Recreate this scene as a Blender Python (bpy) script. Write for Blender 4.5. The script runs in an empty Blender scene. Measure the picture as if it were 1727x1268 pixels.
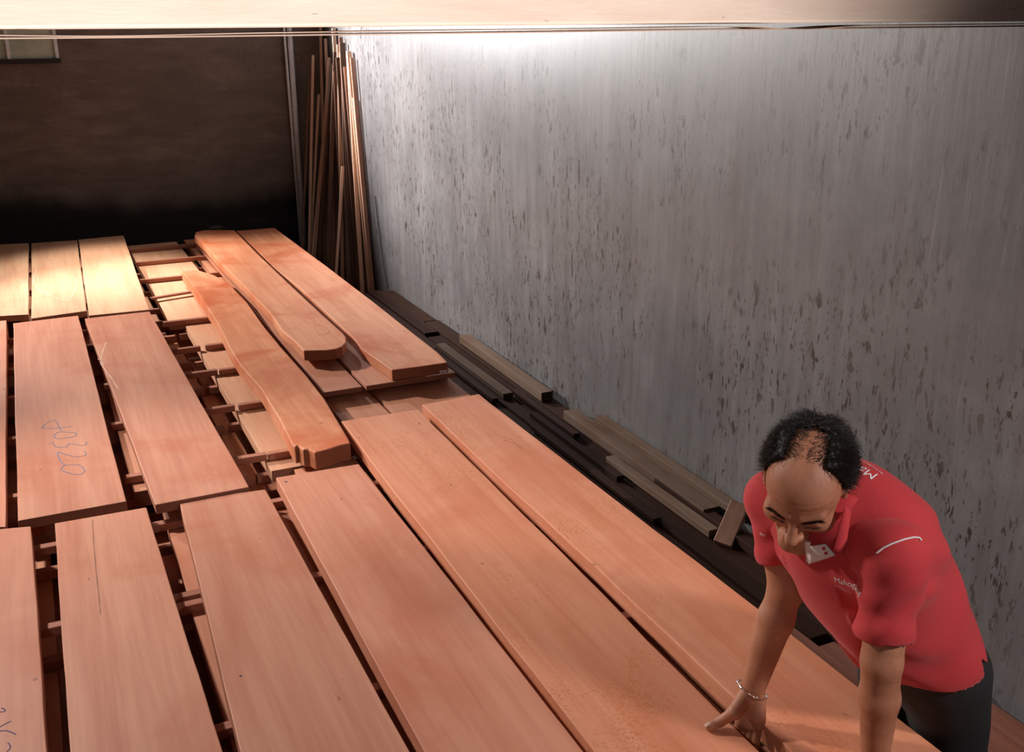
import bpy, bmesh, math, random
import numpy as np
from mathutils import Vector, Matrix
from mathutils.bvhtree import BVHTree
random.seed(7); rng = np.random.default_rng(7)
scene = bpy.context.scene
COL = scene.collection
Z0 = 0.74                      # height of the timber stack's top above the floor
# ------------------------------------------------------------------ camera
FPX, PITCH, YAW, ROLL = 1723.12, 0.33026, 0.429409, -0.0083606
CAMZ = Z0 + 1.45
fw = np.array([math.sin(YAW)*math.cos(PITCH), math.cos(YAW)*math.cos(PITCH), -math.sin(PITCH)])
_r = np.array([math.cos(YAW), -math.sin(YAW), 0.0]); _u = np.cross(_r, fw)
cr = _r*math.cos(ROLL)+_u*math.sin(ROLL); cu = -_r*math.sin(ROLL)+_u*math.cos(ROLL)
cam_data = bpy.data.cameras.new('camera'); cam = bpy.data.objects.new('camera', cam_data); COL.objects.link(cam)
cam_data.sensor_width = 36; cam_data.lens = FPX*36/1727; cam_data.clip_start = .05
M = Matrix([[cr[i], cu[i], -fw[i], 0] for i in range(3)]+[[0, 0, 0, 1]]); M.translation = (0, 0, CAMZ)
cam.matrix_world = M; scene.camera = cam
CP = np.array([0, 0, CAMZ])
def ray(x, y):
    return (x-863.5)*cr/FPX-(y-634)*cu/FPX+fw
def U(x, y, z):                # the point of a horizontal plane z above the stack top seen at a place of the photo
    d = ray(x, y); return CP+d*((Z0+z-CAMZ)/d[2])
def Ry(x, y, Y):
    d = ray(x, y); return CP+d*(Y/d[1])
def Rx(x, y, X):
    d = ray(x, y); return CP+d*(X/d[0])
def R(x, y, D):
    d = ray(x, y); return CP+d/np.linalg.norm(d)*D
# ------------------------------------------------------------------ light
scene.view_settings.view_transform = 'Standard'; scene.view_settings.look = 'None'
scene.view_settings.gamma = 1; scene.view_settings.exposure = 0.03
world = bpy.data.worlds.new('world'); scene.world = world; world.use_nodes = True
world.node_tree.nodes['Background'].inputs[0].default_value = (.8, .85, 1, 1)
world.node_tree.nodes['Background'].inputs[1].default_value = 0.06
def lamp(kind, name, loc, target, energy, color=(1, 1, 1), **kw):
    l = bpy.data.lights.new(name, kind); l.energy = energy; l.color = color
    for k, v in kw.items(): setattr(l, k, v)
    o = bpy.data.objects.new(name, l); COL.objects.link(o); o.location = loc
    o.rotation_euler = (Vector(target)-Vector(loc)).to_track_quat('-Z', 'Y').to_euler(); return o
lamp('SPOT', 'front_lamp', (-1.1, -1.3, Z0+2.1), (.1, 3.1, Z0+.3), 60, (1, .94, .90), spot_size=math.radians(66), spot_blend=.5, shadow_soft_size=.25)
lamp('SPOT', 'beam_fill_light', (.2, -.3, Z0+.15), (.3, 1.7, Z0+1.85), 330, (1, .93, .88), spot_size=math.radians(68), spot_blend=.6, shadow_soft_size=.1)  # added fill from below to brighten the beam, no actual lamp there
lamp('SPOT', 'overhead_lamp', (-1.3, 4.6, Z0+2.5), (-.15, 2.2, Z0), 560, (1, .93, .87), spot_size=math.radians(76), spot_blend=.85, shadow_soft_size=.12)
lamp('SPOT', 'back_left_lamp', (-1.9, 7.6, Z0+2.5), (1.75, 5.1, Z0+.25), 1250, (1, .92, .85), spot_size=math.radians(60), spot_blend=.5, shadow_soft_size=.07)
lamp('SPOT', 'back_wall_lamp', (.7, 8.4, Z0+2.0), (2.3, 6.9, Z0+1.7), 1250, (1, .99, .99), spot_size=math.radians(96), spot_blend=.8, shadow_soft_size=.1)
lamp('SPOT', 'skylight_lamp', (.25, 7.6, Z0+2.2), (.3, 6.9, Z0), 300, (1, .97, .86), spot_size=math.radians(50), spot_blend=.9, shadow_soft_size=.15)
lamp('SPOT', 'side_lamp', (2.0, -.35, Z0+1.75), (1.42, 1.3, Z0+.42), 135, (1, .93, .93), spot_size=math.radians(40), spot_blend=.9, shadow_soft_size=.12)
# ------------------------------------------------------------------ node materials
def new_mat(name):
    m = bpy.data.materials.new(name); m.use_nodes = True
    nt = m.node_tree; return m, nt, nt.nodes['Principled BSDF']
def N(nt, t, **kw):
    n = nt.nodes.new(t)
    for k, v in kw.items():
        if k in n.inputs: n.inputs[k].default_value = v
        else: setattr(n, k, v)
    return n
def L(nt, a, b): nt.links.new(a, b)
def ramp(nt, fac, stops):
    n = nt.nodes.new('ShaderNodeValToRGB'); e = n.color_ramp.elements
    while len(e) > 1: e.remove(e[-1])
    e[0].position = stops[0][0]; e[0].color = (*stops[0][1], 1)
    for p_, c in stops[1:]:
        x = e.new(p_); x.color = (*c, 1)
    L(nt, fac, n.inputs[0]); return n.outputs[0]
def mix(nt, f, a, b, mode='MIX'):
    n = nt.nodes.new('ShaderNodeMix'); n.data_type = 'RGBA'; n.blend_type = mode
    if isinstance(f, (int, float)): n.inputs[0].default_value = f
    else: L(nt, f, n.inputs[0])
    for i, v in ((6, a), (7, b)):
        if isinstance(v, tuple): n.inputs[i].default_value = (*v, 1)
        else: L(nt, v, n.inputs[i])
    return n.outputs[2]
def coords(nt, scale, rnd=True):
    tc = N(nt, 'ShaderNodeTexCoord'); mp = N(nt, 'ShaderNodeMapping'); mp.inputs['Scale'].default_value = scale
    if rnd:
        oi = N(nt, 'ShaderNodeObjectInfo'); ml = N(nt, 'ShaderNodeVectorMath', operation='SCALE')
        ml.inputs[0].default_value = (17, 31, 11); L(nt, oi.outputs['Random'], ml.inputs['Scale'])
        ad = N(nt, 'ShaderNodeVectorMath', operation='ADD'); L(nt, tc.outputs['Object'], ad.inputs[0]); L(nt, ml.outputs[0], ad.inputs[1])
        L(nt, ad.outputs[0], mp.inputs['Vector'])
    else: L(nt, tc.outputs['Object'], mp.inputs['Vector'])
    return mp.outputs[0]
def noise(nt, vec, scale, detail=5, rough=.55, dist=0):
    n = N(nt, 'ShaderNodeTexNoise', Scale=scale, Detail=detail, Roughness=rough, Distortion=dist); L(nt, vec, n.inputs['Vector']); return n.outputs['Fac']
def wood(name, light, mid, dark, axis='y', stain=.5, rough=.62, freckle=0.0, stain_col=None, vary=(.86, 1.08), st0=.52):
    m, nt, b = new_mat(name)
    sc = {'y': (7, .55, 7), 'x': (.55, 7, 7), 'z': (9, 9, .4)}[axis]
    fine = {'y': (60, 2.2, 60), 'x': (2.2, 60, 60), 'z': (60, 60, 2)}[axis]
    v = coords(nt, sc); vf = coords(nt, fine); vb = coords(nt, (1, 1, 1))
    c = ramp(nt, noise(nt, v, 1.6, 4, .5, .6), [(.3, mid), (.62, light)])
    g = noise(nt, vf, 1.0, 4, .6, .3)
    c = mix(nt, .28, c, ramp(nt, g, [(.3, dark), (.6, light)]), 'MIX')
    wv = N(nt, 'ShaderNodeTexWave', Scale=1.1, Distortion=9, Detail=2); wv.inputs['Detail Scale'].default_value = .6
    wv.bands_direction = 'Z' if axis != 'z' else 'X'
    L(nt, coords(nt, {'y': (5, .6, 30), 'x': (.6, 5, 30), 'z': (30, 5, .6)}[axis]), wv.inputs['Vector'])
    c = mix(nt, ramp(nt, wv.outputs['Fac'], [(.0, (0, 0, 0)), (1, (.22, .22, .22))]), c, mid)
    st = noise(nt, vb, 2.3, 5, .6, .5)
    c = mix(nt, ramp(nt, st, [(st0, (0, 0, 0)), (st0+.2, (stain,)*3)]), c, stain_col or (mid[0]*.9, mid[1]*.62, mid[2]*.45))
    if freckle:
        fz = noise(nt, vb, 120, 3, .6); pt = noise(nt, vb, 3.2, 3, .6)
        fm = N(nt, 'ShaderNodeMath', operation='MULTIPLY')
        L(nt, ramp(nt, fz, [(.5, (0, 0, 0)), (.62, (1, 1, 1))]), fm.inputs[0]); L(nt, ramp(nt, pt, [(.5, (0, 0, 0)), (.66, (freckle,)*3)]), fm.inputs[1])
        c = mix(nt, fm.outputs[0], c, (.50, .165, .05))
    sp = noise(nt, coords(nt, (1, .5, 1) if axis != 'x' else (.5, 1, 1)), 38, 2, .5)
    c = mix(nt, ramp(nt, sp, [(.74, (0, 0, 0)), (.78, (.6, .6, .6))]), c, (.16, .06, .03))
    oi = N(nt, 'ShaderNodeObjectInfo'); hs = N(nt, 'ShaderNodeHueSaturation')
    mr = N(nt, 'ShaderNodeMapRange'); mr.inputs['To Min'].default_value = vary[0]; mr.inputs['To Max'].default_value = vary[1]
    L(nt, oi.outputs['Random'], mr.inputs['Value']); L(nt, mr.outputs[0], hs.inputs['Value']); L(nt, c, hs.inputs['Color'])
    ge = N(nt, 'ShaderNodeTexCoord'); sx = N(nt, 'ShaderNodeSeparateXYZ'); L(nt, ge.outputs['Normal'], sx.inputs[0])
    ab = N(nt, 'ShaderNodeMath', operation='ABSOLUTE'); L(nt, sx.outputs[{'x': 'X', 'y': 'Y', 'z': 'Z'}[axis]], ab.inputs[0])
    endg_shade = ramp(nt, ab.outputs[0], [(.72, (0, 0, 0)), (.86, (1, 1, 1))])       # thirsty end grain is darker than the faces, deepened to paint shade on ends
    L(nt, mix(nt, endg_shade, hs.outputs[0], tuple(x*.42 for x in mid)), b.inputs['Base Color']); b.inputs['Roughness'].default_value = rough
    bp = N(nt, 'ShaderNodeBump', Strength=.18, Distance=.002); L(nt, g, bp.inputs['Height']); L(nt, bp.outputs[0], b.inputs['Normal'])
    return m
MW = {}
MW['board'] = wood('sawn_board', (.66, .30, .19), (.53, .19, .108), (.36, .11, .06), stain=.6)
MW['rust'] = wood('stained_board', (.68, .285, .165), (.56, .19, .09), (.40, .13, .06), freckle=.9)
MW['orange'] = wood('planed_board', (.66, .29, .155), (.52, .17, .07), (.26, .07, .025), stain=1, st0=.46)
MW['pale'] = wood('pale_board', (.72, .41, .25), (.62, .29, .165), (.45, .18, .10), stain=.35)
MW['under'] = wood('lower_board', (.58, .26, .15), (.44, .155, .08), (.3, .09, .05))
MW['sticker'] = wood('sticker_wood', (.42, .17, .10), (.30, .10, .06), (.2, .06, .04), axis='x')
MW['slat'] = wood('slat_wood', (.50, .27, .18), (.30, .14, .09), (.14, .05, .03), axis='z', vary=(.06, 1.25))
MW['slat_pale'] = wood('pale_slat_wood', (.85, .58, .42), (.72, .44, .30), (.5, .26, .16), axis='z')
MW['brown'] = wood('brown_plank', (.26, .09, .05), (.16, .05, .03), (.06, .02, .015), rough=.75)
MW['dark'] = wood('dark_plank', (.036, .015, .009), (.022, .009, .006), (.01, .005, .004), rough=.75)  # dark wood, deepened further to stand in for shadow across the side pile
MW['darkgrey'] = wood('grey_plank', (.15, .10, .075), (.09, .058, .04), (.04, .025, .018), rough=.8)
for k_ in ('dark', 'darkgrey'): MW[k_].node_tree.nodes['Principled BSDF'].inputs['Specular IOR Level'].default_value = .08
def plain(name, col, rough=.6, metal=0, **kw):
    m, nt, b = new_mat(name)
    v = coords(nt, (1, 1, 1)); n = noise(nt, v, kw.get('ns', 40), 4, .6)
    a = kw.get('var', .12)
    c = ramp(nt, n, [(.3, tuple(x*(1-a) for x in col)), (.7, tuple(min(1, x*(1+a)) for x in col))])
    L(nt, c, b.inputs['Base Color']); b.inputs['Roughness'].default_value = rough; b.inputs['Metallic'].default_value = metal
    if kw.get('bump'):
        bp = N(nt, 'ShaderNodeBump', Strength=kw['bump'], Distance=.002); L(nt, n, bp.inputs['Height']); L(nt, bp.outputs[0], b.inputs['Normal'])
    return m
def wall_mat(name, base, hi, spot, dirt=1, rough=.42, st=None):
    m, nt, b = new_mat(name)
    vs = coords(nt, st or (1, 1, .10), False); v1 = coords(nt, (1, 1, 1) if not st else (.5, 1, 1), False); vm = coords(nt, (1, 1, .32), False)
    c = ramp(nt, noise(nt, vs, 14, 7, .66, .2), [(.34, base), (.62, hi)])
    c = mix(nt, ramp(nt, noise(nt, v1, 1.3, 6, .68), [(.42, (.55, .55, .55)), (.6, (0, 0, 0))]), c, tuple(x*.72 for x in base))
    area = noise(nt, v1, 1.9, 4, .65)
    for sc, lo, w_ in ((34, .588, .045), (75, .592, .05)):
        s1 = noise(nt, vm, sc, 4, .62, .3); th = ramp(nt, s1, [(lo, (0, 0, 0)), (lo+w_, (dirt,)*3)])
        c = mix(nt, mix(nt, 1.0, th, ramp(nt, area, [(.40, (.08, .08, .08)), (.60, (1, 1, 1))]), 'MULTIPLY'), c, spot)
    if st:      # shade on the lower wall painted into its colour, uneven upper edge
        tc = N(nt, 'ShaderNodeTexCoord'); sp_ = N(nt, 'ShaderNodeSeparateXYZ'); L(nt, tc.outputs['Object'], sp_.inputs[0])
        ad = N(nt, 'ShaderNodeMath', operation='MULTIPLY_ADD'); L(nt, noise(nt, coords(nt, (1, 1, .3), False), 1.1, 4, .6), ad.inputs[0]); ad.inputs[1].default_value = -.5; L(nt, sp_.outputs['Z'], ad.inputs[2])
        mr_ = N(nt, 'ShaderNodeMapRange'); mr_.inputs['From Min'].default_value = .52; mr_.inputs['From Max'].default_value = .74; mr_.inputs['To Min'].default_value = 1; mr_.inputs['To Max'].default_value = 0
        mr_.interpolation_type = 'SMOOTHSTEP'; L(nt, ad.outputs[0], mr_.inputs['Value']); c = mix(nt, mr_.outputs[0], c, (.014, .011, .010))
    c = mix(nt, ramp(nt, noise(nt, coords(nt, st or (1, 1, .07), False), 30 if not st else 5, 5, .7), [(.62, (0, 0, 0)), (.74, (.45, .45, .45))]), c, tuple(min(1, x*1.55) for x in hi))
    c = mix(nt, ramp(nt, noise(nt, coords(nt, st or (1, 1, .12), False), 6, 5, .7), [(.56, (0, 0, 0)), (.75, (.35, .35, .35))]), c, (spot[0]*2.2, spot[1]*1.7, spot[2]*1.4))
    L(nt, c, b.inputs['Base Color']); b.inputs['Roughness'].default_value = rough
    bp = N(nt, 'ShaderNodeBump', Strength=.22, Distance=.003); L(nt, noise(nt, vs, 40, 5, .6), bp.inputs['Height']); L(nt, bp.outputs[0], b.inputs['Normal'])
    return m
M_wall = wall_mat('right_wall_plaster', (.115, .106, .107), (.165, .156, .158), (.035, .022, .018))
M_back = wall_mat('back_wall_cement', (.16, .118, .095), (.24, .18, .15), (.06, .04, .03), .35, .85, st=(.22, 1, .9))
M_floor = plain('floor_cement', (.05, .04, .035), .9, bump=.3)
M_ceil = plain('ceiling_board', (.10, .09, .08), .9)
M_beam, nt, b = new_mat('beam_paint')
v = coords(nt, (1.2, 8, 8), False)
c = ramp(nt, noise(nt, v, 3, 5, .6, .4), [(.3, (.78, .60, .50)), (.7, (.90, .73, .62))])
c = mix(nt, ramp(nt, noise(nt, coords(nt, (2.2, 9, 9), False), 5, 4, .65, .8), [(.70, (0, 0, 0)), (.735, (.7, .7, .7))]), c, (.2, .09, .06))
L(nt, c, b.inputs['Base Color']); b.inputs['Roughness'].default_value = .55
bp = N(nt, 'ShaderNodeBump', Strength=.22, Distance=.003); L(nt, noise(nt, coords(nt, (1, 14, 9), False), 22, 5, .6), bp.inputs['Height']); L(nt, bp.outputs[0], b.inputs['Normal'])
M_veneer = wood('veneer_strip', (.62, .47, .38), (.45, .28, .2), (.2, .1, .06), axis='x', rough=.6)
M_white = plain('white_cloth', (.75, .68, .66), .8, ns=120)
M_label = plain('paper_label', (.62, .55, .52), .7)
M_ink = plain('dark_ink', (.06, .04, .05), .8)
M_blue = plain('blue_crayon', (.20, .17, .24), .8)
M_chalk = plain('chalk', (.78, .55, .44), .9)
M_steel = plain('polished_steel', (.8, .78, .75), .18, 1, var=.03)
M_grey = plain('pipe_paint', (.8, .8, .82), .4)
M_glass, nt, b = new_mat('green_glass'); b.inputs['Base Color'].default_value = (.19, .22, .16, 1); b.inputs['Roughness'].default_value = .15
v = coords(nt, (1, 1, 1), False); L(nt, ramp(nt, noise(nt, v, 5, 3, .6), [(.35, (.42, .47, .36)), (.7, (.62, .66, .52))]), b.inputs['Base Color'])
# ------------------------------------------------------------------ helpers
def link(name, me, mat, parent=None):
    o = bpy.data.objects.new(name, me); COL.objects.link(o)
    if mat: me.materials.append(mat)
    if parent:
        o.parent = parent
        o.matrix_parent_inverse = Matrix.Translation(parent.location).inverted() if parent.type == 'EMPTY' else Matrix()
    return o
def mesh(name, verts, faces, mat, parent=None, smooth=False):
    me = bpy.data.meshes.new(name); me.from_pydata([tuple(map(float, v)) for v in verts], [], faces); me.update()
    if smooth: me.polygons.foreach_set('use_smooth', [True]*len(me.polygons))
    return link(name, me, mat, parent)
def tag(o, label, cat, group=None, kind=None):
    if label: o['label'] = label
    if cat: o['category'] = cat
    if group: o['group'] = group
    if kind: o['kind'] = kind
    return o
def struct(o, label=None):
    o['kind'] = 'structure'
    if label: o['label'] = label
    return o
def bevel(o, w=.003, seg=2):
    m = o.modifiers.new('bevel', 'BEVEL'); m.width = w; m.segments = seg; m.limit_method = 'ANGLE'; m.angle_limit = math.radians(40); return o
def boxmesh(name, lo, hi, mat, parent=None, bw=0):
    x0, y0, z0 = lo; x1, y1, z1 = hi
    vs = [(x0, y0, z0), (x1, y0, z0), (x1, y1, z0), (x0, y1, z0), (x0, y0, z1), (x1, y0, z1), (x1, y1, z1), (x0, y1, z1)]
    o = mesh(name, vs, [(0, 3, 2, 1), (4, 5, 6, 7), (0, 1, 5, 4), (1, 2, 6, 5), (2, 3, 7, 6), (3, 0, 4, 7)], mat, parent)
    if bw: bevel(o, bw)
    return o
def prism(name, top, ztop, thick, mat, parent=None, bw=.003, out=None):
    """top: xy outline (any order); out: optional xy outline of the underside"""
    top = [np.array(t[:2], float) for t in top]; bot = [np.array(t[:2], float) for t in (out or top)]
    a = sum(top[i][0]*top[(i+1) % len(top)][1]-top[(i+1) % len(top)][0]*top[i][1] for i in range(len(top)))
    if a < 0: top = top[::-1]; bot = bot[::-1]
    n = len(top); zt = Z0+ztop
    vs = [(t[0], t[1], zt) for t in top]+[(t[0], t[1], zt-thick) for t in bot]
    fs = [tuple(range(n)), tuple(range(2*n-1, n-1, -1))]+[(i, i+n, (i+1) % n+n, (i+1) % n) for i in range(n)]
    o = mesh(name, vs, fs, mat, parent)
    if bw: bevel(o, bw)
    return o
def origin_to(o, p):
    p = Vector(p); o.data.transform(Matrix.Translation(-p)); o.location = o.location+p
def edge_wobble(a, b, n, amp, seed):
    rr = random.Random(seed); out = []
    ph = [rr.uniform(0, 6.28) for _ in range(4)]
    d = (b-a)/np.linalg.norm(b-a); nn = np.array([-d[1], d[0]])
    for i in range(n+1):
        t = i/n; w = amp*(math.sin(7*t+ph[0])*.6+math.sin(17*t+ph[1])*.3+math.sin(41*t+ph[2])*.2+rr.uniform(-.25, .25))
        if i in (0, n): w *= .3
        out.append(a+(b-a)*t+nn*w)
    return out
def board(label, fl, fr, nl, nr, z, th, mat='board', ynear=None, group=None, wob=.0015, name='timber_board'):
    """a board from its four top corners; ynear extends it along its own edges"""
    a, b_, c, d = [U(*q, z)[:2] for q in (fl, fr, nl, nr)]
    if ynear is not None:
        c = a+(c-a)*((ynear-a[1])/(c[1]-a[1])); d = b_+(d-b_)*((ynear-b_[1])/(d[1]-b_[1]))
    s = hash(label) % 997 if False else sum(map(ord, label))
    le = edge_wobble(a, c, 22, wob, s); re_ = edge_wobble(b_, d, 22, wob, s+1)
    o = prism(name, le+re_[::-1], z, th, MW[mat])
    tag(o, label, 'wooden board', group); return o
# ------------------------------------------------------------------ the room
WX, BY = 2.3, 8.8
CE = 3.3
def room_slab(name, lo, hi, mat, label=None): return struct(boxmesh(name, lo, hi, mat), label)
room_slab('floor', (-3.1, -2.4, -.1), (WX+.1, BY+.1, 0), M_floor)
room_slab('wall_right', (WX, -2.4, 0), (WX+.15, BY, CE), M_wall)
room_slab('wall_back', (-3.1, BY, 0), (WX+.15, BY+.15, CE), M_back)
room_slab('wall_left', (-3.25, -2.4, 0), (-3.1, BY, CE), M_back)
room_slab('ceiling', (-3.1, -2.4, CE), (WX+.15, BY+.1, CE+.1), M_ceil)
# strip window in the back wall
p0 = Ry(-160, 58, BY); p1 = Ry(97, 98, BY)
wo = struct(boxmesh('window_1', (p0[0], BY-.03, p1[2]), (p1[0], BY+.01, p0[2]+.15), M_glass))
for i in range(6):
    x = p1[0]-.0-.33*i
    boxmesh('window_bar', (x-.012, BY-.045, p1[2]), (x+.012, BY-.028, p0[2]+.15), M_grey, wo)
boxmesh('window_sill', (p0[0], BY-.06, p1[2]-.035), (p1[0]+.02, BY-.02, p1[2]), plain('dark_frame', (.03, .025, .02), .8), wo)
# vertical conduits on the back wall
def tube_pts(pts, r, n=10, cap=True, sq=None):
    pts = [np.array(p, float) for p in pts]; rs = r if hasattr(r, '__len__') else [r]*len(pts)
    vs = []; fs = []; prev = None
    for i, p in enumerate(pts):
        t = pts[min(i+1, len(pts)-1)]-pts[max(i-1, 0)]; t /= np.linalg.norm(t)
        if prev is None:
            a = np.array([0, 0, 1.]) if abs(t[2]) < .9 else np.array([1., 0, 0])
            a = a-t*(a@t)
        else: a = prev-t*(prev@t)
        a /= np.linalg.norm(a); prev = a; b2 = np.cross(t, a)
        for k in range(n):
            an = 2*math.pi*k/n; vs.append(p+rs[i]*(math.cos(an)*a+math.sin(an)*b2))
    for i in range(len(pts)-1):
        for k in range(n): fs.append((i*n+k, i*n+(k+1) % n, (i+1)*n+(k+1) % n, (i+1)*n+k))
    if cap: fs += [tuple(range(n))[::-1], tuple((len(pts)-1)*n+k for k in range(n))]
    return vs, fs
def bar(p, q, w, t, face):     # rectangular bar from p to q, broad side facing «face»
    p = np.array(p, float); q = np.array(q, float); d = (q-p)/np.linalg.norm(q-p)
    f = np.array(face, float); f -= d*(f@d); f /= np.linalg.norm(f); s = np.cross(d, f)
    vs = [e+s*a*w/2+f*b_*t/2 for e in (p, q) for a, b_ in ((-1, -1), (1, -1), (1, 1), (-1, 1))]
    return vs, [(3, 2, 1, 0), (4, 5, 6, 7), (0, 1, 5, 4), (1, 2, 6, 5), (2, 3, 7, 6), (3, 0, 4, 7)]
for lab, x1, x2, w in (('narrow pale conduit left of the leaning slats, the left one of the pair', 479, 507, .022), ('wider grey conduit left of the leaning slats, the right one of the pair', 490, 512, .045)):
    t_, b_ = Ry(x1, 60, BY-.04), Ry(x2, 400, BY-.04)
    xx = (t_[0]+b_[0])/2
    vs, fs = tube_pts([(t_[0], BY-.04, CE-.001), (xx, BY-.04, 1.6), (b_[0], BY-.04, 0)], w/2, 12)
    tag(mesh('wall_conduit', vs, fs, M_grey, smooth=True), lab, 'conduit')
# ceiling beam across the front
BYN = 1.7
zb = Ry(863, 43, BYN)[2]
beam = tag(boxmesh('ceiling_beam', (-3.1, BYN, zb), (WX, BYN+.16, CE), M_beam, bw=.006), 'pale painted wooden beam across the top of the room', 'beam')
def wavy_strip(name, z, amp, seed, y, th, depth, mat):
    rr = random.Random(seed); xs = np.linspace(-2.2, WX-.01, 120); vs = []; fs = []
    ph = [rr.uniform(0, 6) for _ in range(4)]
    for x in xs:
        sag = sum(math.sin(x*f_+p_)*a_ for f_, p_, a_ in zip((2.1, 4.7, 9.5), ph, (.5, .3, .2)))
        bump_ = math.exp(-((x-1.42)/.10)**2)*2.6+math.exp(-((x-.12)/.16)**2)*1.4 if seed == 1 else math.exp(-((x-.1)/.5)**2)
        zz = z-amp*(.5+.5*sag)-amp*bump_*.8
        yy = y-.004*math.sin(x*5+ph[3])
        vs += [(x, yy, zz), (x, yy, zz-th), (x, yy+depth, zz-th*.3), (x, yy+depth, zz+th*.3)]
    for i in range(len(xs)-1):
        for k in range(4): a = i*4+k; b2 = i*4+(k+1) % 4; fs.append((a, b2, b2+4, a+4))
    fs += [(0, 1, 2, 3), tuple(len(vs)-4+k for k in (3, 2, 1, 0))]
    return mesh(name, vs, fs, mat, beam)
wavy_strip('veneer_strip', zb-.0035, .0035, 1, BYN-.004, .0016, .12, M_veneer)
wavy_strip('veneer_strip', zb-.0085, .002, 2, BYN+.01, .0022, .13, M_veneer)
# ------------------------------------------------------------------ top boards
e = 1.02
RB = []
RB.append(board('wide board at the bottom left corner marked with purple crayon', (-60, 897), (52, 887), (-160, 1268), (80, 1268), 0, .045, ynear=e))
RB.append(board('plain broad board with a dark streak, second from the left in the front row', (92, 882), (247, 855), (118, 1268), (375, 1268), 0, .045, ynear=e))
RB.append(board('pinkish broad board with a small black knot, third from the left in the front row', (302, 843), (447, 825), (405, 1268), (692, 1268), 0, .045, ynear=e))
RB.append(board('broad board with a nail hole near its far end, left of the rust-freckled board', (465, 805), (605, 782), (715, 1268), (985, 1268), 0, .05, ynear=e))
b5 = board('long board freckled with orange rust that the man grips', (575, 710), (705, 690), (1000, 1268), (1275, 1260), 0, .05, 'rust', ynear=e, wob=.004); RB.append(b5)
b6 = board('outermost long board nearest the man and the grey wall', (712, 682), (808, 664), (1335, 1268), (1590, 1268), 0, .05, 'rust', ynear=e, wob=.004); RB.append(b6)
m0 = board('board cut off by the left edge, middle row', (-80, 548), (11, 540), (-170, 893), (10, 888), -.004, .035)
m1 = board('wide board with the handwritten number 40320', (22, 545), (132, 532), (30, 878), (213, 845), 0, .035)
m2 = board('long board right of the numbered board with its near end overhanging', (143, 537), (252, 525), (262, 851), (420, 821), .012, .035)
f0 = board('short bright board at the far left corner, partly in shadow', (-50, 414), (48, 410), (-60, 536), (48, 530), 0, .035, 'pale')
f1 = board('bright far board with a chalk ring, between two other far boards', (53, 410), (130, 405), (53, 537), (146, 524), 0, .035, 'pale')
f2 = board('brightest far board with swirling grain, right of the chalk-ringed one', (132, 404), (208, 397), (150, 532), (252, 522), .004, .035, 'pale')
def outline(name, pts, z, th, mat, label, drop=None, bw=.004):
    top = [U(*q, z) for q in pts]
    out = None
    if drop: out = [U(q[0]+dx, q[1]+dy, z)[:2] if (dx or dy) else U(*q, z)[:2] for q, (dx, dy) in zip(pts, drop)]
    return tag(prism(name, top, z, th, MW[mat], bw=bw, out=out), label, 'wooden board')
C_ = [(398, 389), (428, 387), (463, 384), (551, 449), (635, 513), (679, 548), (737, 593), (755, 611), (708, 618), (661, 624), (653, 618), (640, 609), (626.5, 600), (609, 587), (594.5, 568), (572.6, 548), (542, 519), (504, 484), (463, 452), (428, 418)]
bc = outline('timber_board', C_, .03, .05, 'orange', 'thick orange board with a white paper label on its end, beside the far wall gap')
B_ = [(330, 391), (345, 388), (395, 388), (440, 433), (500, 490), (545, 532), (578, 561), (583.5, 568), (584, 577), (577, 584), (567, 588), (553, 590), (512, 591), (497, 575), (475, 557), (455, 527), (432, 503), (408, 478), (372, 444), (345, 413), (328, 398)]
outline('timber_board', B_, .06, .05, 'orange', 'thick orange board with a rounded near corner', bw=.005)
D_ = [(306, 457), (333, 455), (360, 463), (384.6, 476), (417, 510), (446, 551), (475, 586), (516, 632), (548, 673), (587, 738), (591, 747), (575, 750), (558, 756), (531, 763), (520, 757), (511, 758), (503, 751), (497, 753), (492, 748), (471, 707), (440, 655), (422, 635), (405, 615), (387, 586), (367, 545), (347, 514), (335, 495), (318, 472)]
bd = outline('timber_board', D_, .02, .07, 'orange', 'narrow thick board with a ragged broken end, lying over the open slots', bw=.006)
# ------------------------------------------------------------------ layer just under the two thick boards
def rect_board(label, x0, x1, y0, y1, z, th, mat='under', group=None, skew=0, name='timber_board'):
    le = edge_wobble(np.array([x0, y1]), np.array([x0+skew, y0]), 10, .002, int(x0*100+y0*7)+3)
    re_ = edge_wobble(np.array([x1, y1]), np.array([x1+skew, y0]), 10, .002, int(x1*100+y1*9)+5)
    return tag(prism(name, le+re_[::-1], z, th, MW[mat], bw=.002), label, 'wooden board', group)
rect_board('thin board under the round-cornered board, left of the dark split', .975, 1.145, 4.06, 7.6, -.022, .023, skew=0)
rect_board('thin board under the labelled board, right of the dark split', 1.165, 1.58, 4.06, 7.6, -.022, .023)
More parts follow.
